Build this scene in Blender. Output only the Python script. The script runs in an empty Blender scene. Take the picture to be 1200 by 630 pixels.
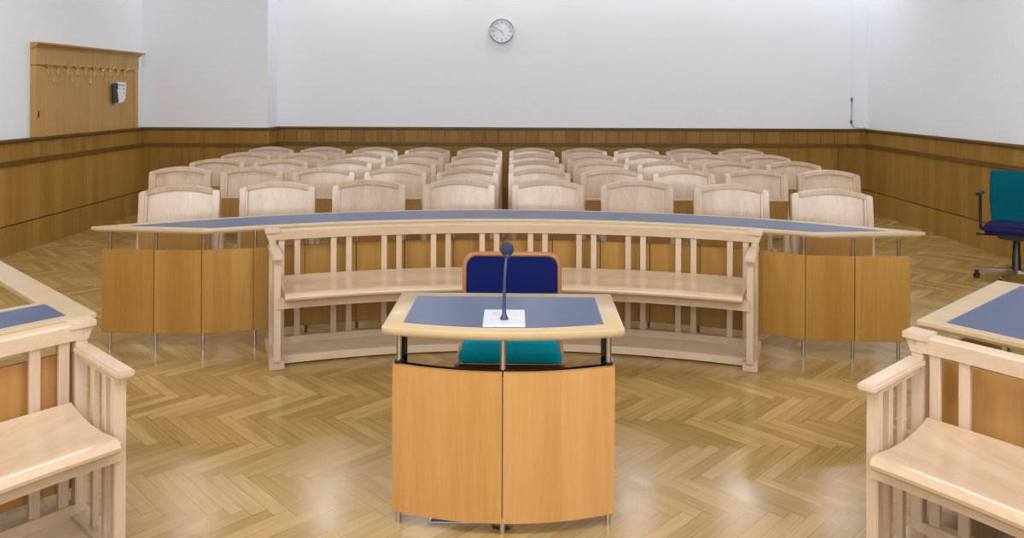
import bpy, bmesh, math, random
from mathutils import Vector, Matrix
random.seed(7)
sc = bpy.context.scene
COL = sc.collection
PI = math.pi
def R(d): return math.radians(d)

# ------------------------------------------------------------------ materials
def srgb(r, g, b):
    f = lambda c: (c/255/12.92) if c/255 <= .04045 else ((c/255+.055)/1.055)**2.4
    return (f(r), f(g), f(b), 1)

def new_mat(name):
    m = bpy.data.materials.new(name); m.use_nodes = True
    nt = m.node_tree
    return m, nt, nt.nodes['Principled BSDF']

def plain(name, col, rough=.5, metal=0, bump=0, bscale=200, spec=.5):
    m, nt, b = new_mat(name)
    b.inputs['Base Color'].default_value = col
    b.inputs['Roughness'].default_value = rough
    b.inputs['Metallic'].default_value = metal
    b.inputs['Specular IOR Level'].default_value = spec
    tc = nt.nodes.new('ShaderNodeTexCoord')
    n = nt.nodes.new('ShaderNodeTexNoise'); n.inputs['Scale'].default_value = bscale
    n.inputs['Detail'].default_value = 4
    nt.links.new(tc.outputs['Object'], n.inputs['Vector'])
    mx = nt.nodes.new('ShaderNodeMix'); mx.data_type = 'RGBA'
    mx.inputs['A'].default_value = tuple(c*.93 for c in col[:3])+(1,)
    mx.inputs['B'].default_value = tuple(min(1, c*1.07) for c in col[:3])+(1,)
    nt.links.new(n.outputs['Fac'], mx.inputs['Factor'])
    nt.links.new(mx.outputs['Result'], b.inputs['Base Color'])
    if bump:
        bp = nt.nodes.new('ShaderNodeBump'); bp.inputs['Strength'].default_value = bump
        bp.inputs['Distance'].default_value = .002
        nt.links.new(n.outputs['Fac'], bp.inputs['Height'])
        nt.links.new(bp.outputs['Normal'], b.inputs['Normal'])
    return m

def math_node(nt, op, a, bv=None, cv=None):
    n = nt.nodes.new('ShaderNodeMath'); n.operation = op
    for i, v in enumerate((a, bv, cv)):
        if v is None: continue
        if isinstance(v, (int, float)): n.inputs[i].default_value = v
        else: nt.links.new(v, n.inputs[i])
    return n.outputs[0]

def wood(name, light, dark, rough=.35, grain=(14, 14, .8), spec=.4, board=None, board_amt=.12, lines=None, coat=0, figure=.5):
    """stretched-noise grain in object space; board=(axis, width) varies tone per board; lines=(axis, pitch, width) dark joints"""
    m, nt, b = new_mat(name)
    b.inputs['Roughness'].default_value = rough
    b.inputs['Specular IOR Level'].default_value = spec
    if coat:
        b.inputs['Coat Weight'].default_value = coat; b.inputs['Coat Roughness'].default_value = .12
    tc = nt.nodes.new('ShaderNodeTexCoord')
    oi = nt.nodes.new('ShaderNodeObjectInfo')
    off = nt.nodes.new('ShaderNodeVectorMath'); off.operation = 'MULTIPLY_ADD'
    cb = nt.nodes.new('ShaderNodeCombineXYZ')
    r9 = math_node(nt, 'MULTIPLY', oi.outputs['Random'], 7.0)
    for i in range(3): nt.links.new(r9, cb.inputs[i])
    add = nt.nodes.new('ShaderNodeVectorMath'); add.operation = 'ADD'
    nt.links.new(tc.outputs['Object'], add.inputs[0]); nt.links.new(cb.outputs[0], add.inputs[1])
    mp = nt.nodes.new('ShaderNodeMapping'); mp.inputs['Scale'].default_value = grain
    nt.links.new(add.outputs[0], mp.inputs['Vector'])
    n1 = nt.nodes.new('ShaderNodeTexNoise'); n1.inputs['Scale'].default_value = 1; n1.inputs['Detail'].default_value = 3
    nt.links.new(mp.outputs[0], n1.inputs['Vector'])
    mp2 = nt.nodes.new('ShaderNodeMapping'); mp2.inputs['Scale'].default_value = tuple(g*9 for g in grain)
    nt.links.new(add.outputs[0], mp2.inputs['Vector'])
    n2 = nt.nodes.new('ShaderNodeTexNoise'); n2.inputs['Scale'].default_value = 1; n2.inputs['Detail'].default_value = 4
    nt.links.new(mp2.outputs[0], n2.inputs['Vector'])
    f = math_node(nt, 'MULTIPLY_ADD', n2.outputs['Fac'], .45, math_node(nt, 'MULTIPLY', n1.outputs['Fac'], figure+.05))
    f = math_node(nt, 'ADD', f, math_node(nt, 'MULTIPLY', math_node(nt, 'SUBTRACT', oi.outputs['Random'], .5), .18))
    sep = nt.nodes.new('ShaderNodeSeparateXYZ'); nt.links.new(tc.outputs['Object'], sep.inputs[0])
    if board:
        ax, w = board
        k = math_node(nt, 'FLOOR', math_node(nt, 'DIVIDE', sep.outputs[ax], w))
        wn = nt.nodes.new('ShaderNodeTexWhiteNoise'); wn.noise_dimensions = '1D'
        nt.links.new(k, wn.inputs['W'])
        f = math_node(nt, 'ADD', f, math_node(nt, 'MULTIPLY', math_node(nt, 'SUBTRACT', wn.outputs['Value'], .5), board_amt*4))
    cr = nt.nodes.new('ShaderNodeMapRange'); cr.inputs['From Min'].default_value = .25; cr.inputs['From Max'].default_value = .75
    nt.links.new(f, cr.inputs['Value'])
    mx = nt.nodes.new('ShaderNodeMix'); mx.data_type = 'RGBA'
    mx.inputs['A'].default_value = dark; mx.inputs['B'].default_value = light
    nt.links.new(cr.outputs[0], mx.inputs['Factor'])
    out = mx.outputs['Result']
    if lines:
        ax, p, w = lines
        fr = math_node(nt, 'FRACT', math_node(nt, 'DIVIDE', sep.outputs[ax], p))
        ln = math_node(nt, 'LESS_THAN', fr, w/p)
        m2 = nt.nodes.new('ShaderNodeMix'); m2.data_type = 'RGBA'
        m2.inputs['B'].default_value = tuple(c*.35 for c in dark[:3])+(1,)
        nt.links.new(out, m2.inputs['A']); nt.links.new(ln, m2.inputs['Factor'])
        out = m2.outputs['Result']
    nt.links.new(out, b.inputs['Base Color'])
    return m

M = {}
M['maple'] = wood('pale_maple', srgb(212,190,166), srgb(190,164,136), .32, (14,14,1.2), coat=.15)
M['maple_arc'] = wood('pale_maple_lengthwise', srgb(214,192,166), srgb(192,166,134), .3, (1.2,14,14), coat=.2)
M['seat_maple'] = wood('polished_maple_seat', srgb(214,192,166), srgb(190,160,128), .3, (1.2,12,12), coat=.25)
M['border'] = wood('maple_table_border', srgb(200,176,140), srgb(182,158,120), .28, (1.5,10,10), coat=.2)
M['chair'] = wood('pale_beech_chair', srgb(214,192,170), srgb(184,156,130), .22, (9,9,1.4), coat=.55)
M['veneer'] = wood('beech_veneer_panel', srgb(200,152,94), srgb(178,128,68), .4, (7,7,.5), board=(0,.11), board_amt=.05)
M['veneer_shaded'] = wood('shaded_beech_veneer_panel', srgb(176,134,66), srgb(154,110,46), .42, (7,7,.5), board=(0,.11), board_amt=.05)  # same veneer, darkened: weaker light farther back is put into the colour
M['veneer_seat'] = wood('beech_veneer_seat', srgb(172,132,76), srgb(150,110,56), .35, (7,7,.5))
M['oakx'] = wood('oak_wainscot_rear', srgb(158,120,60), srgb(128,94,42), .38, (10,10,.6), board=(0,.115), board_amt=.05, lines=(0,.42,.005), spec=.2)
M['oakfx'] = wood('oak_frieze_rear', srgb(160,122,68), srgb(128,94,46), .38, (10,10,.6), board=(0,.19), board_amt=.06, lines=(0,.19,.006), spec=.2)
M['oaky'] = wood('oak_wainscot_side', srgb(172,132,66), srgb(140,103,44), .38, (10,10,.6), board=(1,.13), board_amt=.05, spec=.2)
M['oak_rail'] = wood('oak_dark_rail', srgb(124,92,44), srgb(98,70,30), .35, (8,8,8), spec=.2)
M['oak_door'] = wood('oak_coat_board', srgb(192,150,88), srgb(168,128,66), .4, (10,10,.6), board=(1,.16), board_amt=.05)
M['brown'] = wood('brown_stained_beech', srgb(170,116,78), srgb(138,88,54), .3, (10,10,2))
M['dark_brown'] = wood('dark_stained_rail', srgb(84,48,34), srgb(58,32,24), .3, (10,10,2))
M['lino'] = plain('slate_blue_linoleum', srgb(54,72,112), .3, bscale=60)
M['chrome'] = plain('brushed_chrome', srgb(196,196,198), .18, 1)
M['black'] = plain('black_plastic', srgb(22,22,24), .3)
M['gloss_black'] = plain('gloss_black_tube', srgb(14,14,18), .08)
M['navy'] = plain('navy_fabric', srgb(16,27,82), .9, bump=.6, bscale=420, spec=.1)
M['teal'] = plain('teal_fabric', srgb(0,136,156), .9, bump=.5, bscale=420, spec=.1)
M['teal_dark'] = plain('dark_teal_fabric', srgb(0,84,96), .9, bump=.5, bscale=420, spec=.1)
M['navy_dark'] = plain('dark_navy_fabric', srgb(38,36,78), .9, bump=.5, bscale=420, spec=.1)
M['white'] = plain('white_plate', srgb(204,208,214), .35)
M['mic'] = plain('grey_blue_metal', srgb(66,74,104), .4, .3)
M['foam'] = plain('dark_foam', srgb(44,52,78), .9, bump=1, bscale=600)
M['brass'] = plain('brass', srgb(206,180,124), .35, .7)
M['silver'] = plain('silver_rim', srgb(214,216,222), .15, .9)
M['dial'] = plain('pale_dial', srgb(206,209,220), .15)
M['dialmark'] = plain('grey_dial_mark', srgb(160,166,182), .5)
M['paper'] = plain('white_paper', srgb(224,224,226), .8)
M['ink'] = plain('grey_print', srgb(120,120,128), .8)
M['cable'] = plain('grey_cable', srgb(176,176,172), .5)
M['darkcable'] = plain('dark_grey_plug', srgb(104,106,100), .5)
M['tray'] = plain('dark_grey_tray', srgb(70,74,82), .45)
M['alu'] = plain('aluminium', srgb(190,192,196), .3, .8)
M['wall'] = plain('matt_white_plaster', srgb(231,235,241), .85, bump=.05, bscale=90, spec=.2)
M['ceil'] = plain('white_ceiling', srgb(232,232,230), .9, spec=.1)

# ------------------------------------------------------------------ mesh helpers
class MB:
    def __init__(s): s.bm = bmesh.new()
    def box(s, c, d, rz=0, mat=None):
        m = Matrix.Translation(c) @ Matrix.Rotation(rz, 4, 'Z') @ Matrix.Diagonal((*d, 1))
        if mat is not None: m = mat @ m
        bmesh.ops.create_cube(s.bm, size=1, matrix=m); return s
    def hexa(s, lo, hi):
        """loft between two equal-length loops of 3-D points, capped"""
        a = [s.bm.verts.new(p) for p in lo]; b = [s.bm.verts.new(p) for p in hi]
        n = len(a)
        for i in range(n):
            j = (i+1) % n
            s.bm.faces.new((a[i], a[j], b[j], b[i]))
        s.bm.faces.new(a[::-1]); s.bm.faces.new(b); return s
    def loops(s, rings, closed=False, cap=True):
        vs = [[s.bm.verts.new(p) for p in r] for r in rings]
        n = len(vs[0]); m = len(vs)
        for k in range(m if closed else m-1):
            A, B = vs[k], vs[(k+1) % m]
            for i in range(n):
                j = (i+1) % n
                s.bm.faces.new((A[i], A[j], B[j], B[i]))
        if cap and not closed:
            s.bm.faces.new(vs[0][::-1]); s.bm.faces.new(vs[-1])
        return s
    def arc(s, prof, a0, a1, n, R0=0):
        """sweep an (r,z) profile about the local arc centre (0,-R0); angle from +Y towards +X"""
        rings = []
        for i in range(n+1):
            a = a0+(a1-a0)*i/n
            rings.append([(r*math.sin(a), r*math.cos(a)-R0, z) for r, z in prof])
        return s.loops(rings)
    def tube(s, pts, rad, n=10, closed=False):
        pts = [Vector(p) for p in pts]; rings = []
        m = len(pts); up = None
        for i, p in enumerate(pts):
            if closed: t = pts[(i+1) % m]-pts[i-1]
            else: t = pts[min(i+1, m-1)]-pts[max(i-1, 0)]
            t.normalize()
            if up is None:
                up = Vector((0,0,1)) if abs(t.z) < .9 else Vector((1,0,0))
            u = (up-t*up.dot(t)).normalized(); v = t.cross(u); up = u
            r = rad[i] if isinstance(rad, (list, tuple)) else rad
            rings.append([p+u*r*math.cos(2*PI*k/n)+v*r*math.sin(2*PI*k/n) for k in range(n)])
        return s.loops(rings, closed)
    def lathe(s, prof, n=32, mat=Matrix()):
        rings = [[mat @ Vector((r*math.cos(2*PI*k/n), r*math.sin(2*PI*k/n), z)) for k in range(n)] for r, z in prof]
        return s.loops(rings)
    def poly(s, top, bot):
        return s.hexa(bot, top)
    def build(s, name, mat, parent=None, bevel=0, smooth=False, seg=2, loc=None):
        bm = s.bm
        bmesh.ops.recalc_face_normals(bm, faces=bm.faces[:])
        if bevel:
            es = [e for e in bm.edges if len(e.link_faces) == 2 and e.calc_face_angle(0) > R(40)]
            bmesh.ops.bevel(bm, geom=es, offset=bevel, segments=seg, affect='EDGES', clamp_overlap=True)
        me = bpy.data.meshes.new(name); bm.to_mesh(me); bm.free()
        me.materials.append(mat)
        if smooth or bevel:
            for p in me.polygons: p.use_smooth = True
            try: me.set_sharp_from_angle(angle=R(35))
            except Exception: pass
        o = bpy.data.objects.new(name, me); COL.objects.link(o)
        if parent: o.parent = parent
        if loc: o.location = loc
        return o

def tag(o, label=None, cat=None, group=None, kind=None):
    for k, v in (('label', label), ('category', cat), ('group', group), ('kind', kind)):
        if v: o[k] = v
    return o
def thing(name, label, cat, loc=(0,0,0), rz=0, group=None):
    o = bpy.data.objects.new(name, None); COL.objects.link(o)
    o.location = loc; o.rotation_euler.z = rz; o.empty_display_size = .1
    return tag(o, label, cat, group)
KIDS = {}
def copy_tree(o, parent=None):
    c = o.copy(); COL.objects.link(c); c.parent = parent
    for ch in list(o.children): copy_tree(ch, c)
    return c
def struct(name, mb, mat, parent=None, bevel=0):
    o = mb.build(name, mat, parent, bevel)
    if not parent: o['kind'] = 'structure'
    return o

# ------------------------------------------------------------------ room
XL, XR = -5.06, 5.05
YB, YBL, XSTEP = 10.9, 10.5, -3.34       # rear wall, its nearer stretch, where it steps
YF, ZC = -2.6, 4.3
# floor: oak herringbone, every block its own face with its own tone
def make_floor():
    w, L = .061, .410
    n = L/w
    verts, faces, uvs, rnd = [], [], [], []
    c = math.cos(R(45)); y0 = 3.28
    def add(u0, v0, du, dv):
        q = [(u0, v0), (u0+du, v0), (u0+du, v0+dv), (u0, v0+dv)]
        P = [((u+v)*w*c, (v-u)*w*c+y0, 0) for u, v in q]
        if max(p[0] for p in P) < XL-.1 or min(p[0] for p in P) > XR+.1: return
        if max(p[1] for p in P) < YF-.1 or min(p[1] for p in P) > YB+.1: return
        b = len(verts); verts.extend(P); faces.append((b, b+1, b+2, b+3))
        if du > dv: uvs.extend([(0,0),(L,0),(L,w),(0,w)])
        else: uvs.extend([(0,0),(0,w),(L,w),(L,0)])
        rnd.append(random.random())
    # (1,1) in block units runs along the rear wall; (n,-n) steps towards it
    for j in range(-60, 60):
        for k in range(-90, 90):
            u, v = k+j*n, k-j*n
            add(u, v, n, 1)
            add(u+n, v+1-n, 1, n)
    me = bpy.data.meshes.new('floor'); me.from_pydata(verts, [], faces)
    uv = me.uv_layers.new(name='block')
    for i, p in enumerate(uvs): uv.data[i].uv = p
    at = me.attributes.new('tone', 'FLOAT', 'FACE')
    at.data.foreach_set('value', rnd)
    o = bpy.data.objects.new('floor', me); COL.objects.link(o); o['kind'] = 'structure'
    m, nt, b = new_mat('oak_herringbone')
    a = nt.nodes.new('ShaderNodeAttribute'); a.attribute_name = 'tone'
    uvn = nt.nodes.new('ShaderNodeUVMap'); uvn.uv_map = 'block'
    sep = nt.nodes.new('ShaderNodeSeparateXYZ'); nt.links.new(uvn.outputs[0], sep.inputs[0])
    tn = a.outputs['Fac']
    cb = nt.nodes.new('ShaderNodeCombineXYZ')
    nt.links.new(math_node(nt, 'MULTIPLY', sep.outputs[0], 5), cb.inputs[0])
    nt.links.new(math_node(nt, 'MULTIPLY', sep.outputs[1], 90), cb.inputs[1])
    nt.links.new(math_node(nt, 'MULTIPLY', tn, 80), cb.inputs[2])
    ns = nt.nodes.new('ShaderNodeTexNoise'); ns.inputs['Scale'].default_value = 1.; ns.inputs['Detail'].default_value = 5
    nt.links.new(cb.outputs[0], ns.inputs['Vector'])
    f = math_node(nt, 'ADD', math_node(nt, 'MULTIPLY_ADD', ns.outputs['Fac'], .5, .12), math_node(nt, 'MULTIPLY', tn, .28))
    tc = nt.nodes.new('ShaderNodeTexCoord')
    wear = nt.nodes.new('ShaderNodeTexNoise'); wear.inputs['Scale'].default_value = .8; wear.inputs['Detail'].default_value = 2
    nt.links.new(tc.outputs['Object'], wear.inputs['Vector'])
    f = math_node(nt, 'ADD', f, math_node(nt, 'MULTIPLY', math_node(nt, 'SUBTRACT', wear.outputs['Fac'], .5), .35))
    cr = nt.nodes.new('ShaderNodeValToRGB')
    e = cr.color_ramp.elements
    e[0].position = .18; e[0].color = srgb(134,104,56)
    e[1].position = .82; e[1].color = srgb(196,168,120)
    e2 = e.new(.45); e2.color = srgb(162,132,78)
    e3 = e.new(.62); e3.color = srgb(176,146,92)
    nt.links.new(f, cr.inputs['Fac'])
    # joint lines
    def edge(s, size, wd):
        lo = math_node(nt, 'LESS_THAN', s, wd)
        hi = math_node(nt, 'GREATER_THAN', s, size-wd)
        return math_node(nt, 'MAXIMUM', lo, hi)
    ln = math_node(nt, 'MAXIMUM', edge(sep.outputs[0], L, .0015), edge(sep.outputs[1], w, .0009))
    mx = nt.nodes.new('ShaderNodeMix'); mx.data_type = 'RGBA'
    mx.inputs['B'].default_value = srgb(110,82,44)
    nt.links.new(math_node(nt, 'MULTIPLY', ln, .95), mx.inputs['Factor']); nt.links.new(cr.outputs[0], mx.inputs['A'])
    nt.links.new(mx.outputs['Result'], b.inputs['Base Color'])
    rr = math_node(nt, 'MULTIPLY_ADD', wear.outputs['Fac'], .10, math_node(nt, 'MULTIPLY_ADD', tn, .08, .12))
    nt.links.new(rr, b.inputs['Roughness'])
    b.inputs['Specular IOR Level'].default_value = .5
    # slight tilt of each block so that reflections break up
    bp = nt.nodes.new('ShaderNodeBump'); bp.inputs['Strength'].default_value = .25; bp.inputs['Distance'].default_value = .004
    nt.links.new(math_node(nt, 'MULTIPLY', ns.outputs['Fac'], .25), bp.inputs['Height'])
    nt.links.new(bp.outputs['Normal'], b.inputs['Normal'])
    me.materials.append(m)
make_floor()

T = .2
struct('wall_left', MB().box((XL-T/2, (YF+YB)/2, ZC/2), (T, YB-YF+2*T, ZC)), M['wall'])
struct('wall_right', MB().box((XR+T/2, (YF+YB)/2, ZC/2), (T, YB-YF+2*T, ZC)), M['wall'])
struct('wall_rear', MB().box(((XL+XR)/2, YB+T/2, ZC/2), (XR-XL, T, ZC)), M['wall'])
struct('wall_step', MB().box(((XL+XSTEP)/2, (YBL+YB)/2, ZC/2), (XSTEP-XL, YB-YBL, ZC)), M['wall'])
struct('ceiling', MB().box(((XL+XR)/2, (YF+YB)/2, ZC+T/2), (XR-XL+2*T, YB-YF+2*T, T)), M['ceil'])

# wainscot: lower boarding, frieze, cap rail, dado rail and base strip on each wall
def wainscot(name, p0, p1, nrm, matl, matf):
    """p0->p1 along a wall; nrm points into the room"""
    p0, p1, nrm = Vector((*p0, 0)), Vector((*p1, 0)), Vector((*nrm, 0))
    d = p1-p0; ln = d.length; d.normalize()
    mid = (p0+p1)/2
    def slab(z0, z1, th, ext=0, t0=0):
        a, b2 = p0-d*ext, p1+d*ext
        lo, hi = [], []
        q = [a+nrm*t0, b2+nrm*t0, b2+nrm*th, a+nrm*th]
        return [Vector((v.x, v.y, z0)) for v in q], [Vector((v.x, v.y, z1)) for v in q]
    root = struct(name, MB().hexa(*slab(.3, .91, .03)), matl)
    struct('frieze', MB().hexa(*slab(.94, 1.12, .03)), matf, root)
    mb = MB(); mb.hexa(*slab(1.115, 1.132, .042)); mb.hexa(*slab(1.132, 1.158, .06))
    struct('cap_rail', mb, M['oak_rail'], root, .004)
    mb = MB(); mb.hexa(*slab(.893, .918, .05)); mb.hexa(*slab(.918, .945, .038))
    struct('dado_rail', mb, M['oak_rail'], root, .004)
    struct('base_board', MB().hexa(*slab(0, .288, .034)), matl, root)
    struct('shadow_gap', MB().hexa(*slab(.286, .302, .016)), M['dark_brown'], root)
wainscot('trim_1', (XL, YF), (XL, YBL), (1, 0), M['oaky'], M['oaky'])
wainscot('trim_2', (XL, YBL), (XSTEP, YBL), (0, -1), M['oakx'], M['oakx'])
wainscot('trim_3', (XSTEP, YBL-.03), (XSTEP, YB), (1, 0), M['oaky'], M['oaky'])
wainscot('trim_4', (XSTEP, YB), (XR, YB), (0, -1), M['oakx'], M['oakfx'])
wainscot('trim_5', (XR, YF), (XR, YB), (-1, 0), M['oaky'], M['oaky'])

# ------------------------------------------------------------------ coat board on the left wall
cy0, cy1 = 8.06, 10.27
cb = thing('coat_board', 'oak coat board with cornice and two rows of brass hooks on white wall', 'coat rack', (XL+.001, (cy0+cy1)/2, 1.16))
cw = cy1-cy0
MB().box((.022, 0, .38), (.044, cw-.16, .76)).build('back_board', M['oak_door'], cb)
MB().box((.034, 0, .852), (.068, cw, .18)).build('frieze_board', M['oak_door'], cb, .003)
mb = MB()
pr = [(0,.925),(.07,.925),(.074,.94),(.092,.96),(.12,.978),(.128,.984),(.128,1.0),(0,1.0)]
mb.loops([[(x, y+sgn*max(0, x-.068), z) for x, z in pr] for y, sgn in ((-cw/2, -1), (cw/2, 1))])
mb.build('cornice', M['oak_door'], cb)
for s in (-1, 1):
    MB().box((.031, s*(cw/2-.045), .378), (.062, .09, .755)).build('side_stile', M['oak_door'], cb, .003)
MB().box((.06, -cw/2+.05, .24), (.004, .02, .07)).build('keyhole_plate', M['alu'], cb)
def hook_y(px): return -XL*900/(600-px) - (cy0+cy1)/2
for px in (50.6,62.4,74,84.6,94.6,105.2,114.8,124,132.4,141):
    y = hook_y(px); zz = 1.935-1.158
    h = MB()
    h.box((.048, y, zz-.045), (.008, .022, .09))
    h.tube([(.05, y, zz-.09), (.062, y, zz-.115), (.078, y, zz-.115), (.086, y, zz-.098)], [.006,.006,.006,.009], 8)
    for s in (-1, 1):
        h.tube([(.05, y, zz-.05), (.06, y+s*.04, zz-.02), (.07, y+s*.075, zz+.004)], [.006,.005,.008], 8)
    h.build('double_hook', M['brass'], cb, smooth=True)
for px in (57.3,79.2,100.5,118.7,136.7):
    y = hook_y(px); zz = 1.765-1.158
    h = MB()
    h.box((.048, y, zz), (.008, .018, .05))
    h.tube([(.05, y, zz-.02), (.068, y, zz-.034), (.08, y, zz-.024), (.085, y, zz-.004)], [.006,.006,.006,.010], 8)
    h.build('single_hook', M['brass'], cb, smooth=True)
# papers on the last hook
yp = 9.70
pp = thing('paper_pad', 'clipped white papers in a dark folder hanging from end coat hook', 'papers', (XL+.085, yp, 1.49))
MB().box((-.005, -.05, .135), (.012, .13, .25), 0, Matrix.Rotation(R(4), 4, 'X')).build('folder', M['black'], pp)
MB().box((.008, .05, .17), (.006, .16, .21), R(-14), Matrix.Rotation(R(-3), 4, 'X')).build('upper_sheet', M['paper'], pp)
MB().box((.002, .035, .09), (.004, .16, .18), R(-14), Matrix.Rotation(R(14), 4, 'X')).build('lower_sheet', M['paper'], pp)
mb = MB()
for k, (zz, ww) in enumerate(((.235,.10),(.19,.08),(.14,.10),(.10,.07))):
    mb.box((.0125, .05, zz), (.003, ww, .012), R(-14), Matrix.Rotation(R(-3), 4, 'X'))
mb.build('printed_lines', M['ink'], pp)

# ------------------------------------------------------------------ clock
ck = thing('wall_clock', 'round silver wall clock high on the white rear wall', 'clock', (-.15, YB, 2.52))
rot = Matrix.Rotation(R(90), 4, 'X')
MB().lathe([(.155,0),(.178,.006),(.18,.03),(.172,.045),(.160,.05),(.156,.038),(.155,.03)], 48, rot).build('rim', M['silver'], ck, smooth=True)
MB().lathe([(.001,.026),(.158,.026),(.158,.034),(.001,.036)], 48, rot).build('dial', M['dial'], ck)
mb = MB()
for k in range(12):
    a = k*PI/6
    mt = Matrix.Rotation(a, 4, 'Y')
    mb.box((0, -.0365, .125), (.012 if k % 3 else .018, .003, .04), 0, mt)
mb.build('hour_marks', M['dialmark'], ck)
MB().box((0,-.039,.035), (.010,.002,.09), 0, Matrix.Rotation(R(152), 4, 'Y')).build('hour_hand', M['dialmark'], ck)  # hands in the pale mark colour, standing in for glare over the dial
MB().box((0,-.041,.05), (.007,.002,.13), 0, Matrix.Rotation(R(-62), 4, 'Y')).build('minute_hand', M['dialmark'], ck)

# cable on the rear wall near the right corner
xc = (998-600)/900*YB
wc = thing('wall_cable', 'thin grey cable with plug running down white wall near corner', 'cable', (xc, YB, 1.16))
MB().tube([(0,-.008,3.1),(0,-.008,.44)], .006, 8).build('cable_duct', M['wall'], wc)
MB().tube([(0,-.012,.44),(0,-.014,.25),(-.006,-.012,.12),(-.01,-.016,.09),(.02,-.012,.03),(.06,-.012,.012),(.2,-.012,.008)], [.012,.010,.010,.012,.006,.006,.006], 8).build('lead', M['cable'], wc, smooth=True)
MB().box((-.002,-.014,.41), (.026,.022,.06)).build('connector', M['darkcable'], wc, .004)
MB().box((-.012,-.016,.1), (.03,.024,.05)).build('plug', M['darkcable'], wc, .004)

# ------------------------------------------------------------------ audience chairs
ZT, CW, RISE = .93, .59, .05
def make_chair(label):
    root = thing('tip_up_chair', label, 'chair', (0,0,0), 0, 'pale wooden audience chairs')
    hw = CW/2
    def top(x): return ZT-RISE*(abs(x)/hw)**2*1.0
    lean = lambda z: .0 if z < .42 else (z-.42)*.12          # the backs lean away from the seat
    # stiles: floor to arch
    for s in (-1, 1):
        mb = MB(); rings = []
        for z in (0, .42, 1):
            xo, xi = s*hw, s*(hw-.052)
            zo = top(xo) if z == 1 else z; zi = top(xi) if z == 1 else z
            rings.append([(xo, lean(zo)-.03, zo), (xi, lean(zi)-.03, zi), (xi, lean(zi)+.03, zi), (xo, lean(zo)+.03, zo)])
        mb.loops(rings); mb.build('stile', M['chair'], root, .006)
    xs = [-(hw-.052)+(2*hw-.104)*i/14 for i in range(15)]
    mb = MB()
    mb.loops([[(x, lean(top(x))-.031, top(x)), (x, lean(top(x))-.031, top(x)-.042), (x, lean(top(x))+.029, top(x)-.042), (x, lean(top(x))+.029, top(x))] for x in xs])
    mb.build('top_rail', M['chair'], root, .005)
    mb = MB()
    mb.loops([[(x, lean(z1)-.008, z1), (x, lean(.42)-.008, .40), (x, lean(.42)+.012, .40), (x, lean(z1)+.012, z1)] for x in xs for z1 in (top(x)-.035,)])
    mb.build('back_panel', M['chair'], root)
    # bead between panel and frame
    for s in (-1, 1):
        x = s*(hw-.058); z1 = top(x)-.04
        mb = MB(); mb.loops([[(x-.006, lean(z)-.024, z), (x+.006, lean(z)-.024, z), (x+.006, lean(z), z), (x-.006, lean(z), z)] for z in (.42, z1)])
        mb.build('bead', M['chair'], root)
    # seat folded up against the back: veneer underside, pale front edge on top
    st = MB()
    st.hexa([(-.255,-.075,.36),(.255,-.075,.36),(.255,-.04,.36),(-.255,-.04,.36)], [(-.255,-.115,.655),(.255,-.115,.655),(.255,-.075,.655),(-.255,-.075,.655)])
    seat = st.build('seat', M['veneer_seat'], root, .004)
    MB().box((0,-.096,.66), (.51,.044,.016)).build('seat_edge', M['maple'], seat, .004)
    for s in (-1, 1):
        MB().box((s*(hw-.04), -.03, .40), (.03,.10,.05)).build('hinge_block', M['veneer_seat'], root, .004)
        MB().box((s*(hw-.026), -.03, .02), (.052,.30,.04)).build('foot', M['chair'], root, .006)
    return root
ORD = ['first','second','third','fourth','fifth','sixth','seventh','eighth','ninth','tenth']
proto = None; chairs = []
def put_chair(x, y, rz, label):
    global proto
    if proto is None: proto = o = make_chair(label)
    else: o = copy_tree(proto); o['label'] = label
    o.location = (x, y-.06, 0); o.rotation_euler.z = rz
    chairs.append(o)
front = [(-2.53,5.89,7),(-1.865,6.16,4),(-1.165,6.31,2.5),(-.435,6.37,1),(.30,6.365,-1),(1.03,6.345,-2.5),(1.745,6.14,-4),(2.42,5.84,-7)]
nice = ['farthest out, beside the coat board wall','second from the coat board wall','third from the coat board wall','fourth from the coat board wall',
        'fifth from the coat board wall','third from the swivel chair wall','second from the swivel chair wall','farthest out, beside the swivel chair wall']
for i, (x, y, a) in enumerate(front):
    put_chair(x, y, R(a), 'pale wooden chair behind the curved table, front row, '+nice[i])
nice10 = ['end seat by the coat board wall'] + [ORD[i]+' from the coat board wall' for i in range(1, 5)] + [ORD[i]+' from the swivel chair wall' for i in (4, 3, 2, 1)] + ['end seat by the swivel chair wall']
for r, (y0, y1, nm) in enumerate(((7.34,7.29,'second row'),(8.25,8.2,'third row'),(9.14,9.10,'fourth row'),(10.08,10.07,'back row'))):
    for i in range(10):
        t = i/9
        put_chair(-3.155+t*(3.0+3.155), y0+(y1-y0)*t, 0, 'pale wooden audience chair in the %s, %s' % (nm, nice10[i]))

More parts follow.
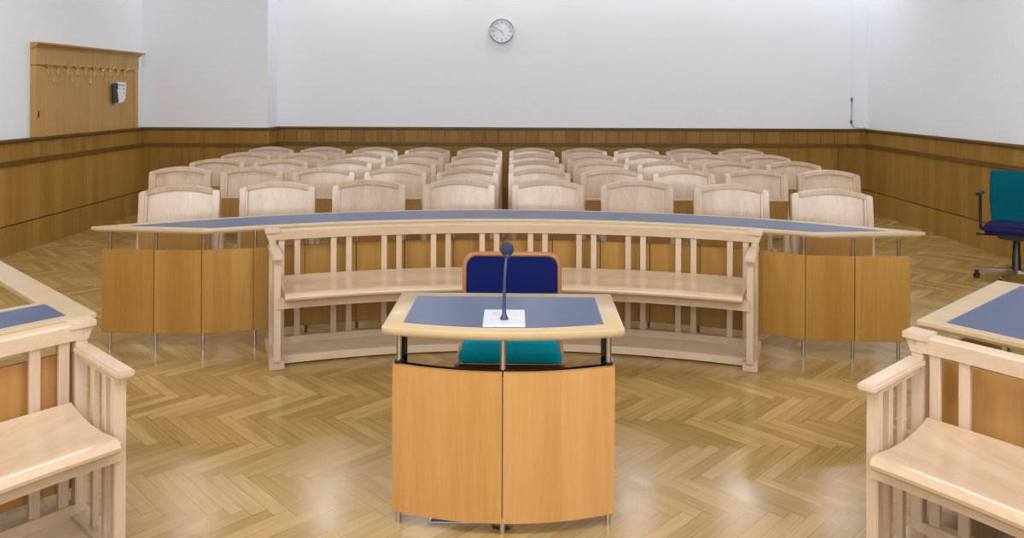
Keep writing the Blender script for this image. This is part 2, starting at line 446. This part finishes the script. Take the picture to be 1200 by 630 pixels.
# ------------------------------------------------------------------ curved tables and benches
O = Vector((-.03, 1.03))          # common arc centre of the middle group
RF = 4.215
def outline_solid(mb, top, z1, z0, ch):
    """slab from a plan outline with a chamfered underside"""
    n = len(top); c = sum((Vector((x, y)) for x, y in top), Vector((0,0)))/n
    area = sum(top[i][0]*top[(i+1)%n][1]-top[(i+1)%n][0]*top[i][1] for i in range(n))
    sg = 1 if area > 0 else -1
    ins = []
    for i in range(n):
        a, b2, d = Vector(top[i-1]), Vector(top[i]), Vector(top[(i+1) % n])
        e1 = (b2-a).normalized(); e2 = (d-b2).normalized()
        n1 = Vector((-e1.y, e1.x))*sg; n2 = Vector((-e2.y, e2.x))*sg
        m = (n1+n2)
        m = m/ max(.35, m.length_squared) * 2 * .5 if m.length > 1e-6 else n1
        ins.append(b2+m*ch)
    zm = z0+(z1-z0)*.45
    mb.loops([[(x, y, z0) for x, y in ins], [(x, y, zm) for x, y in top], [(x, y, z1-.003) for x, y in top], [(x, y, z1) for x, y in [Vector(p)+(Vector(q)-Vector(p))*.12 for p, q in zip(top, ins)]]])
def polar(r, a): return (r*math.sin(a), r*math.cos(a)-RF)

def panel_between(p, q, z0, z1, th, parent, mat, gap=.005, name='front_panel'):
    p, q = Vector(p), Vector(q); d = (q-p); ln = d.length; d.normalize()
    a = p+d*gap/2; b2 = q-d*gap/2; nn = Vector((-d.y, d.x))
    if nn.y < 0: nn = -nn
    lo = [(a.x, a.y), (b2.x, b2.y), (b2.x+nn.x*th, b2.y+nn.y*th), (a.x+nn.x*th, a.y+nn.y*th)]
    mb = MB(); mb.hexa([(x, y, z0) for x, y in lo], [(x, y, z1) for x, y in lo])
    return mb.build(name, mat, parent, .0015, seg=1)

def pole(x, y, z1, parent, r=.011):
    return MB().tube([(x, y, 0), (x, y, z1)], r, 12).build('pole', M['chrome'], parent, smooth=True)

ct = thing('curved_table', 'long curved table with slate blue inlay and beech front panels behind middle bench', 'table', (O.x, O.y+RF, 0))
# plan outline, local to the table (origin at the middle of the front edge)
def L2(x, y): return (x-O.x, y-O.y-RF)
cl, cr_ = L2(-1.935, 4.82), L2(1.935, 4.77)
tl, tr = L2(-2.69, 4.915), L2(2.61, 4.842)
def ang(p): return math.atan2(p[0], p[1]+RF)
RB = 4.675
NA = 36
fa = [ang(cl)+(ang(cr_)-ang(cl))*i/NA for i in range(NA+1)]
ba = [ang(tr)+(ang(tl)-ang(tr))*i/NA for i in range(NA+1)]
def rad(p): return math.hypot(p[0], p[1]+RF)
def lerp(a, b2, t): return a+(b2-a)*t
front_edge = [polar(lerp(lerp(rad(cl), RF, min(1, i/6)), rad(cr_), max(0, (i-NA+6)/6)), a) for i, a in enumerate(fa)]
back_edge = [polar(lerp(lerp(rad(tr), RB, min(1, i/6)), rad(tl), max(0, (i-NA+6)/6)), a) for i, a in enumerate(ba)]
mb = MB(); outline_solid(mb, front_edge+back_edge, .782, .752, .022)
top_o = mb.build('tabletop', M['border'], ct)
il, ir = L2(-1.90, 4.885), L2(1.90, 4.835)
til, tir = L2(-2.45, 4.945), L2(2.38, 4.882)
fa2 = [lerp(ang(il), ang(ir), i/NA) for i in range(NA+1)]
ba2 = [lerp(ang(tir), ang(til), i/NA) for i in range(NA+1)]
ie = [polar(lerp(lerp(rad(il), RF+.06, min(1, i/6)), rad(ir), max(0, (i-NA+6)/6)), a) for i, a in enumerate(fa2)]
ib = [polar(lerp(lerp(rad(tir), RB-.045, min(1, i/6)), rad(til), max(0, (i-NA+6)/6)), a) for i, a in enumerate(ba2)]
mb = MB(); mb.loops([[(x, y, .779) for x, y in ie+ib], [(x, y, .7835) for x, y in ie+ib]])
mb.build('blue_inlay', M['lino'], top_o)
posts = []
for px, y in ((127,4.885),(181,4.87),(237,4.872)):
    posts.append(((px-600)/900*y, y))
for px in (298,358,418,475,532,590,648,704,762.5,821,883):
    d = (px-600)/900.0          # ray X = d*Y met with the arc
    RA = RF+.03
    A = 1+d*d; B = -2*(d*O.x+O.y); C = O.x**2+O.y**2-RA**2
    y = (-B+math.sqrt(B*B-4*A*C))/(2*A); posts.append((d*y, y))
for px, y in ((945,4.80),(1003,4.772),(1057,4.765)):
    posts.append(((px-600)/900*y, y))
lp = [L2(*p) for p in posts]
for i, p in enumerate(lp):
    pole(p[0], p[1]+.032, .752, ct)
    if i < len(lp)-1: panel_between((p[0]-.04, p[1]) if i == 0 else p, (lp[i+1][0]+.06, lp[i+1][1]) if i == len(lp)-2 else lp[i+1], .113, .642, .016, ct, M['veneer_shaded'])

# ---- bench (curved, arms at both ends)
HB = R(21.7)         # half angle to the end posts
def pol(r, a, z=0): return Vector((r*math.sin(a), r*math.cos(a)-RF, z))
def radial_box(mb, r0, r1, a, w, z0, z1, w2=None):
    """box lying along the radius at angle a"""
    e = Vector((math.sin(a), math.cos(a), 0)); t = Vector((math.cos(a), -math.sin(a), 0))
    o = Vector((0, -RF, 0)); w2 = w2 or w
    lo = [o+e*r0-t*w/2, o+e*r0+t*w/2, o+e*r1+t*w/2, o+e*r1-t*w/2]
    hi = [o+e*r0-t*w2/2, o+e*r0+t*w2/2, o+e*r1+t*w2/2, o+e*r1-t*w2/2]
    mb.hexa([p+Vector((0,0,z0)) for p in lo], [p+Vector((0,0,z1)) for p in hi]); return mb
def make_bench():
    root = thing('curved_bench', 'long curved pale wooden bench with slatted back facing the microphone desk', 'bench', (.015, O.y+RF, 0), 0, 'curved slatted benches')
    RBK = 4.165                       # slat line
    N = 40
    MB().arc([(RBK-.026,.706),(RBK+.026,.706),(RBK+.03,.764),(RBK+.02,.77),(RBK-.028,.77),(RBK-.034,.762)], -HB, HB, N, RF).build('top_rail', M['maple_arc'], root)
    MB().arc([(RBK-.024,.035),(RBK+.024,.035),(RBK+.024,.085),(RBK-.024,.085)], -HB, HB, N, RF).build('bottom_rail', M['maple_arc'], root)
    MB().arc([(3.90,.028),(RBK-.02,.028),(RBK-.02,.042),(3.90,.042)], -HB, HB, N, RF).build('foot_board', M['maple_arc'], root)
    MB().arc([(3.855,.012),(3.90,.012),(3.90,.058),(3.855,.058)], -HB, HB, N, RF).build('front_foot_rail', M['maple_arc'], root)
    MB().arc([(3.76,.367),(3.785,.367),(3.785,.43),(3.76,.43)], -HB, HB, N, RF).build('seat_apron', M['maple_arc'], root)
    # dished seat with rolled front edge
    pr = [(3.695,.425),(3.682,.436),(3.679,.448),(3.684,.459),(3.694,.466),(3.708,.4695),(3.73,.469),(3.76,.4655),(3.80,.460),(3.84,.455),(3.93,.452),(4.03,.458),(4.10,.470),(4.135,.479),(4.14,.463),(4.03,.433),(3.93,.426),(3.84,.428)]
    ae = HB-.0095
    mb = MB(); mb.arc(pr, -ae, ae, N, RF)
    mb.build('seat', M['seat_maple'], root, smooth=True)
    # back slats in pairs
    pitch = R(4.5)
    for k in range(10):
        c = -HB+pitch*(k+.36) if False else (k-4.5)*pitch
        for s in (-1, 1):
            a = c+s*.049/RBK
            radial_box(MB(), RBK-.011, RBK+.011, a, .037, .06, .71).build('slat', M['maple'], root, .002, seg=1)
    for s in (-1, 1):
        a = s*HB
        mb = MB(); radial_box(mb, 3.80, 4.26, a, .075, .0, .05); radial_box(mb, 3.79, 3.87, a, .088, .0, .054)
        mb.build('base_foot', M['maple'], root, .004)
        radial_box(MB(), 3.775, 3.815, a, .040, .05, .657).build('front_post', M['maple'], root, .003)
        mb = MB(); radial_box(mb, RBK-.024, RBK+.024, a, .042, .05, .70)
        o2 = s*.004/4
        radial_box(mb, RBK-.026, RBK+.026, a, .046, .70, .755, .088); radial_box(mb, RBK-.045, RBK+.045, a, .092, .752, .776)
        mb.build('back_post', M['maple'], root, .003)
        for rr in (3.90, 4.01):
            radial_box(MB(), rr-.016, rr+.016, a, .022, .05, .657).build('arm_slat', M['maple'], root, .002, seg=1)
        mb = MB(); radial_box(mb, 3.725, RBK-.02, a, .062, .660, .686)
        mb.build('armrest', M['maple'], root, .007)
        radial_box(MB(), 3.76, RBK-.03, a, .026, .637, .662).build('arm_rail', M['maple'], root)
    return root
bench = make_bench()
# ---- side groups: the same bench again, with a table behind
def place_arc(o, centre, rz):
    o.location = (centre[0]-math.sin(rz)*RF, centre[1]+math.cos(rz)*RF, 0); o.rotation_euler.z = rz
OL, AL = (1.45, .155), R(47.45)
OR, AR = (-1.635, .107), R(48.4)
HO = HB+.046/4.15
b2 = copy_tree(bench); b2['label'] = 'curved pale bench in front of the narrow leafed blue table, coat board side'
place_arc(b2, OL, AL+HO)
b3 = copy_tree(bench); b3['label'] = 'curved pale bench in front of the deep blue table, on the swivel chair side'
place_arc(b3, OR, -(AR+HO))

def side_table(name, label, centre, rz, end, depth, leaf, rf):
    """ring-shaped table; end=+1/-1 says which end of the arc is the one in view"""
    root = thing(name, label, 'table')
    place_arc(root, centre, rz)
    a_end = end*(HO+.002); a_oth = -end*HO
    r0, r1 = rf, rf+depth
    n = 20
    A = [lerp(a_end, a_oth, i/n) for i in range(n+1)]
    out = [polar(r0, a) for a in A]+[polar(r1, a) for a in A[::-1]]
    mb = MB(); outline_solid(mb, out, .782, .752, .022); tt = mb.build('tabletop', M['border'], root)
    b = .095 if leaf else .085
    ai = a_end-end*b/4.2
    A2 = [lerp(ai, a_oth+end*b/4.2, i/n) for i in range(n+1)]
    out = [polar(r0+.05, a) for a in A2]+[polar(r1-.05, a) for a in A2[::-1]]
    mb = MB(); mb.loops([[(x, y, .779) for x, y in out], [(x, y, .7835) for x, y in out]]); mb.build('blue_inlay', M['lino'], tt)
    if leaf:        # narrow leaf running on from the end of the top
        A3 = [a_end-end*.115/4.4*i/3 for i in range(4)]
        out = [polar(r1-.002, a) for a in A3]+[polar(r1+leaf, a_end-end*.115/(4.4+leaf)*i/3) for i in (3,2,1,0)]
        mb = MB(); outline_solid(mb, out, .782, .752, .015); mb.build('end_leaf', M['border'], root)
        p = polar(r1+leaf*.45, a_end-end*.19/4.4); pole(p[0], p[1], .70, root, .012)
    step = .33/4.25
    aa = a_end-end*.03/4.2
    P = []
    while (aa-a_oth)*end > 0:
        P.append(aa); aa -= end*step
    for i, a in enumerate(P):
        p = polar(rf+.07, a); pole(p[0], p[1], .752, root)
        if i < len(P)-1: panel_between(polar(rf+.035, a), polar(rf+.035, P[i+1]), .113, .642, .016, root, M['veneer'])
    e = Vector((math.sin(a_end-end*.03/4.2), math.cos(a_end-end*.03/4.2)))
    p = polar(rf+.05, a_end-end*.03/4.2); q = polar(r1-.1, a_end-end*.03/4.2)
    # end panel
    d = Vector(q)-Vector(p); d.normalize(); nn = Vector((d.y, -d.x))
    lo = [Vector(p)-nn*.008, Vector(p)+nn*.008, Vector(q)+nn*.008, Vector(q)-nn*.008]
    mb = MB(); mb.hexa([(v.x, v.y, .113) for v in lo], [(v.x, v.y, .642) for v in lo]); mb.build('end_panel', M['veneer'], root)
    p = polar(r1-.06, a_end-end*.05/4.2); pole(p[0], p[1], .752, root)
    return root
side_table('curved_table', 'curved blue topped table with narrow end leaf behind the coat board side bench', OL, AL+HO-R(.2), 1, .33, 1.15, 4.19)
side_table('curved_table', 'deep blue topped table corner with maple border near the swivel chair', OR, -(AR+HO), -1, .96, 0, 4.285)

# ------------------------------------------------------------------ witness desk
wd = thing('microphone_desk', 'small beech desk with blue top standing alone in middle of parquet', 'desk', (-.027, 3.0, 0), R(-1))
def W(y): return y-3.0
def arc_pts(hw, yc, ye, n, rev=False):
    """front curve: centre at yc (nearest), ends at ye"""
    sag = ye-yc; Rr = (hw*hw+sag*sag)/(2*sag)
    pts = []
    for i in range(n+1):
        x = -hw+2*hw*i/n
        pts.append((x, W(yc)+Rr-math.sqrt(Rr*Rr-x*x)))
    return pts[::-1] if rev else pts
out = arc_pts(.450, 2.782, 2.838, 24)+[(.452, W(3.33)), (-.452, W(3.33))]
mb = MB(); outline_solid(mb, out, .782, .748, .02)
wt = mb.build('desktop', M['border'], wd, .003, seg=1)
out = arc_pts(.377, 2.835, 2.893, 24)+[(.377, W(3.262)), (-.377, W(3.262))]
mb = MB(); mb.loops([[(x, y, .779) for x, y in out], [(x, y, .7835) for x, y in out]]); mb.build('blue_inlay', M['lino'], wt)
fp = arc_pts(.424, 2.842, 2.925, 40)
for s in (0, 1):
    seg = fp[:21] if s == 0 else fp[20:]
    seg = [list(p) for p in seg]
    if s == 0: seg[-1][0] -= .003
    else: seg[0][0] += .003
    mb = MB(); mb.loops([[(x, y, .055), (x, y, .612), (x*.98, y+.018, .612), (x*.98, y+.018, .055)] for x, y in seg])
    mb.build('front_panel', M['veneer'], wd, smooth=True)
    sx = -1 if s == 0 else 1
    MB().box((sx*.415, W(2.94+.08), .3335), (.018, .16, .557)).build('side_panel', M['veneer'], wd, .001)
    MB().box((sx*.392, W(2.985), .56), (.032, .032, .38)).build('black_pole', M['gloss_black'], wd, .012)
    MB().tube([(sx*.402, W(2.948), 0), (sx*.402, W(2.948), .75)], .011, 14).build('pole', M['chrome'], wd, smooth=True)
    MB().lathe([(.018,.612),(.018,.622),(.012,.624)], 14, Matrix.Translation((sx*.402, W(2.948), 0))).build('pole_collar', M['black'], wd)
MB().tube([(0, W(2.878), 0), (0, W(2.878), .75)], .011, 14).build('pole', M['chrome'], wd, smooth=True)
seg = arc_pts(.40, 2.866, 2.948, 24)
mb = MB(); mb.loops([[(x, y, .59), (x, y, .616), (x, y+.006, .616), (x, y+.006, .59)] for x, y in seg]); mb.build('inner_rail', M['gloss_black'], wd)

# microphone on its white plate
mic = thing('microphone', 'grey gooseneck microphone with foam head on white plate', 'microphone', (-.026, 2.935, .7835))
MB().box((0, 0, .005), (.158, .2, .010)).build('mounting_plate', M['white'], mic, .002)
mb = MB(); mb.box((0, -.006, .0102), (.118, .0025, .001)); mb.box((.056, .03, .0102), (.0022, .12, .001)); mb.box((-.056,.03,.0102), (.0022,.12,.001))
mb.build('plate_seam', M['paper'], mic)
MB().box((-.034, .045, .0105), (.024, .008, .0012)).build('button', M['dialmark'], mic)
MB().lathe([(.016,.010),(.015,.016),(.0085,.03),(.007,.06),(.0055,.12)], 16, Matrix.Translation((0,-.03,0))).build('neck_base', M['mic'], mic, smooth=True)
MB().tube([(0,-.03,.10),(.001,-.028,.16),(.004,-.022,.21),(.008,-.012,.24)], .0052, 10).build('gooseneck', M['mic'], mic, smooth=True)
hm = Matrix.Translation((.010,-.008,.252)) @ Matrix.Rotation(R(-12), 4, 'X')
MB().lathe([(.001,-.016),(.013,-.014),(.0165,-.006),(.0165,.002),(.010,.006)], 20, hm).build('head_collar', M['mic'], mic, smooth=True)
prof = [(.001,-.004)]+[(.026*math.sin(t), .018-.026*math.cos(t)) for t in [PI*(.18+.78*i/12) for i in range(13)]]+[(.0005,.044)]
MB().lathe(prof, 24, hm).build('foam_head', M['foam'], mic, smooth=True)

# floor outlet and cable under the desk
fb = thing('floor_outlet_box', 'dark grey floor outlet box with pale metal frame under the desk', 'floor box', (-.16, 3.06, 0))
MB().box((0,0,.003), (.30,.24,.006)).build('frame', M['alu'], fb, .002)
MB().box((0,0,.006), (.289,.229,.006)).build('lid', M['tray'], fb, .001)
MB().box((.07,-.06,.022), (.07,.05,.018)).build('cable_outlet', M['black'], fb, .004)
cbl = MB().tube([(-.05,2.99,.022),(-.02,2.965,.018),(.0,2.93,.012),(-.005,2.895,.010),(-.03,2.885,.010),(-.062,2.90,.012),(-.075,2.95,.016),(-.072,2.99,.026),(-.07,3.0,.028)], .006, 8).build('desk_cable', M['black'], smooth=True)
tag(cbl, 'thin black cable looping across parquet below the desk', 'cable')

# witness chair
wch = thing('upholstered_chair', 'brown wooden chair with navy back and teal seat behind microphone desk', 'chair', (.0, 3.70, 0), R(-1))
def round_path(hw, z0, z1, r, n=6):
    p = [(-hw, z0)]
    for i in range(n+1):
        a = PI-(PI/2)*i/n; p.append((-hw+r+r*math.cos(a), z1-r+r*math.sin(a)))
    for i in range(n+1):
        a = PI/2-(PI/2)*i/n; p.append((hw-r+r*math.cos(a), z1-r+r*math.sin(a)))
    p.append((hw, z0)); return p
by = lambda z: .20+(z-.45)*.10
path = round_path(.241, .0, .822, .06)
MB().tube([(x, by(max(z,.3)), z) for x, z in path], .0135, 12).build('back_frame', M['brown'], wch, smooth=True)
mb = MB()
ip = round_path(.230, .48, .811, .052)
mb.loops([[(x, by(z)-.026, z) for x, z in ip], [(x*1.0, by(z)+.015, z) for x, z in ip]])
mb.build('backrest', M['navy'], wch, .008)
mb = MB()
def seat_ring(z, ins):
    pts = []
    for cx, cy, a0 in ((-.236,-.235,180),(.236,-.235,270),(.213,.185,0),(-.213,.185,90)):
        sx, sy = (1 if cx < 0 else -1), (1 if cy < 0 else -1)
        r = .03
        for k in range(5):
            a = R(a0+90*k/4)
            pts.append((cx+sx*(r+ins)+(r)*math.cos(a), cy+sy*(r+ins)+(r)*math.sin(a), z))
    return pts
mb.loops([seat_ring(z, q) for z, q in ((.424,.010),(.432,.002),(.45,0),(.464,.003),(.474,.011),(.481,.024),(.485,.045),(.487,.08))])
mb.build('seat', M['teal'], wch, smooth=True)
MB().box((0,-.236,.396), (.50,.03,.05)).build('front_rail', M['dark_brown'], wch, .004)
for s in (-1, 1):
    MB().box((s*.243,-.005,.398), (.022,.44,.05)).build('side_rail', M['brown'], wch, .004)
    mb = MB(); mb.tube([(s*.238,-.225,.40),(s*.235,-.222,.0)], [.018,.013], 12); mb.build('leg', M['brown'], wch, smooth=True)
    # the rear posts of the back frame reach the floor

# ------------------------------------------------------------------ swivel office chair
oc = thing('swivel_chair', 'swivel office chair with teal back and navy seat by oak wall', 'office chair', (4.44, 6.75, 0), R(-38))
mb = MB(); rings = []
for z, yy, hw2 in ((.50,.20,.205),(.56,.215,.215),(.70,.225,.225),(.86,.24,.225),(.955,.26,.222)):
    rings.append([(-hw2, yy-.035, z), (-.1, yy-.012, z), (.1, yy-.012, z), (hw2, yy-.035, z), (hw2, yy+.02, z), (.1, yy+.045, z), (-.1, yy+.045, z), (-hw2, yy+.02, z)])
mb.loops(rings); mb.build('backrest', M['teal_dark'], oc, .012)
mb = MB(); mb.hexa([(-.24,-.24,.44),(.24,-.24,.44),(.23,.22,.44),(-.23,.22,.44)], [(-.245,-.25,.515),(.245,-.25,.515),(.235,.22,.505),(-.235,.22,.505)])
mb.build('seat', M['navy_dark'], oc, .025, seg=3)
MB().box((0,0,.415), (.26,.28,.055)).build('tilt_mechanism', M['black'], oc, .012)
MB().tube([(-.1,-.02,.41),(-.27,-.03,.40),(-.30,-.03,.402)], [.008,.008,.014], 8).build('lever', M['black'], oc, smooth=True)
MB().lathe([(.040,.09),(.040,.12),(.034,.13),(.034,.24),(.028,.25),(.028,.40)], 20).build('gas_column', M['black'], oc, smooth=True)
for s in (-1, 1):
    ar = MB().tube([(s*.20,.0,.43),(s*.27,-.01,.45),(s*.275,.0,.60),(s*.275,-.01,.755)], [.013,.013,.012,.012], 8).build('arm_support', M['black'], oc, smooth=True)
    MB().box((s*.275,-.03,.768), (.06,.22,.026)).build('arm_pad', M['black'], ar, .01)
for k in range(5):
    a = R(90+72*k+18)
    d = Vector((math.cos(a), math.sin(a), 0)); e = Vector((-d.y, d.x, 0))
    lo = [d*.03-e*.028+Vector((0,0,.085)), d*.03+e*.028+Vector((0,0,.085)), d*.31+e*.016+Vector((0,0,.07)), d*.31-e*.016+Vector((0,0,.07))]
    hi = [p+Vector((0,0,.035 if i < 2 else .024)) for i, p in enumerate(lo)]
    MB().hexa(lo, hi).build('star_leg', M['chrome'], oc, .006)
    mb = MB()
    for s in (-1, 1):
        mt = Matrix.Translation(d*.30+e*s*.014+Vector((0,0,.026))) @ Matrix.Rotation(a, 4, 'Z') @ Matrix.Rotation(R(90), 4, 'X')
        mb.lathe([(.006,-.009),(.026,-.008),(.026,.008),(.006,.009)], 18, mt)
    mb.box(tuple(d*.30+Vector((0,0,.055))), (.03,.03,.035))
    mb.build('caster', M['black'], oc, smooth=True)

# ------------------------------------------------------------------ light
def area(name, loc, rot, sx, sy, power, col=(1,1,1)):
    l = bpy.data.lights.new(name, 'AREA'); l.shape = 'RECTANGLE'; l.size = sx; l.size_y = sy
    l.energy = power; l.color = col
    o = bpy.data.objects.new(name, l); COL.objects.link(o); o.location = loc; o.rotation_euler = rot
    return o
for x in (-2.6, 0, 2.6):
    area('front_lamp', (x, .4, ZC-.15), (R(18), 0, 0), 1.4, .5, 72, (.98,.98,1))
for x in (-3.3, 3.3):
    area('middle_lamp', (x, 6.2, ZC-.12), (0,0,0), 1.4, .5, 52, (.97,.98,1))
for x in (-4.3, -2.5, -1.2, .25, 1.7, 3.15, 4.5):
    area('wall_washer', (x, 10.45, 4.0), (0, 0, 0), .3, .22, 11, (.96,.98,1))
for x in (-3.4, 0, 3.4):
    area('window_daylight', (x, YF+.3, 2.5), (R(84), 0, 0), 1.7, 2.4, 84, (.97,.98,1))
w = bpy.data.worlds.new('World'); sc.world = w; w.use_nodes = True
w.node_tree.nodes['Background'].inputs[0].default_value = (.85,.92,1,1)
w.node_tree.nodes['Background'].inputs[1].default_value = .35

# ------------------------------------------------------------------ camera
cd = bpy.data.cameras.new('camera'); cd.sensor_width = 36; cd.lens = 27
cd.shift_y = -(315-108.5)/1200
cam = bpy.data.objects.new('camera', cd); COL.objects.link(cam)
cam.matrix_world = Matrix.Translation((0,0,1.65)) @ Matrix.Rotation(R(90), 4, 'X') @ Matrix.Rotation(R(.25), 4, 'Z')
sc.camera = cam
sc.view_settings.view_transform = 'Standard'
sc.view_settings.look = 'None'
sc.view_settings.exposure = 0
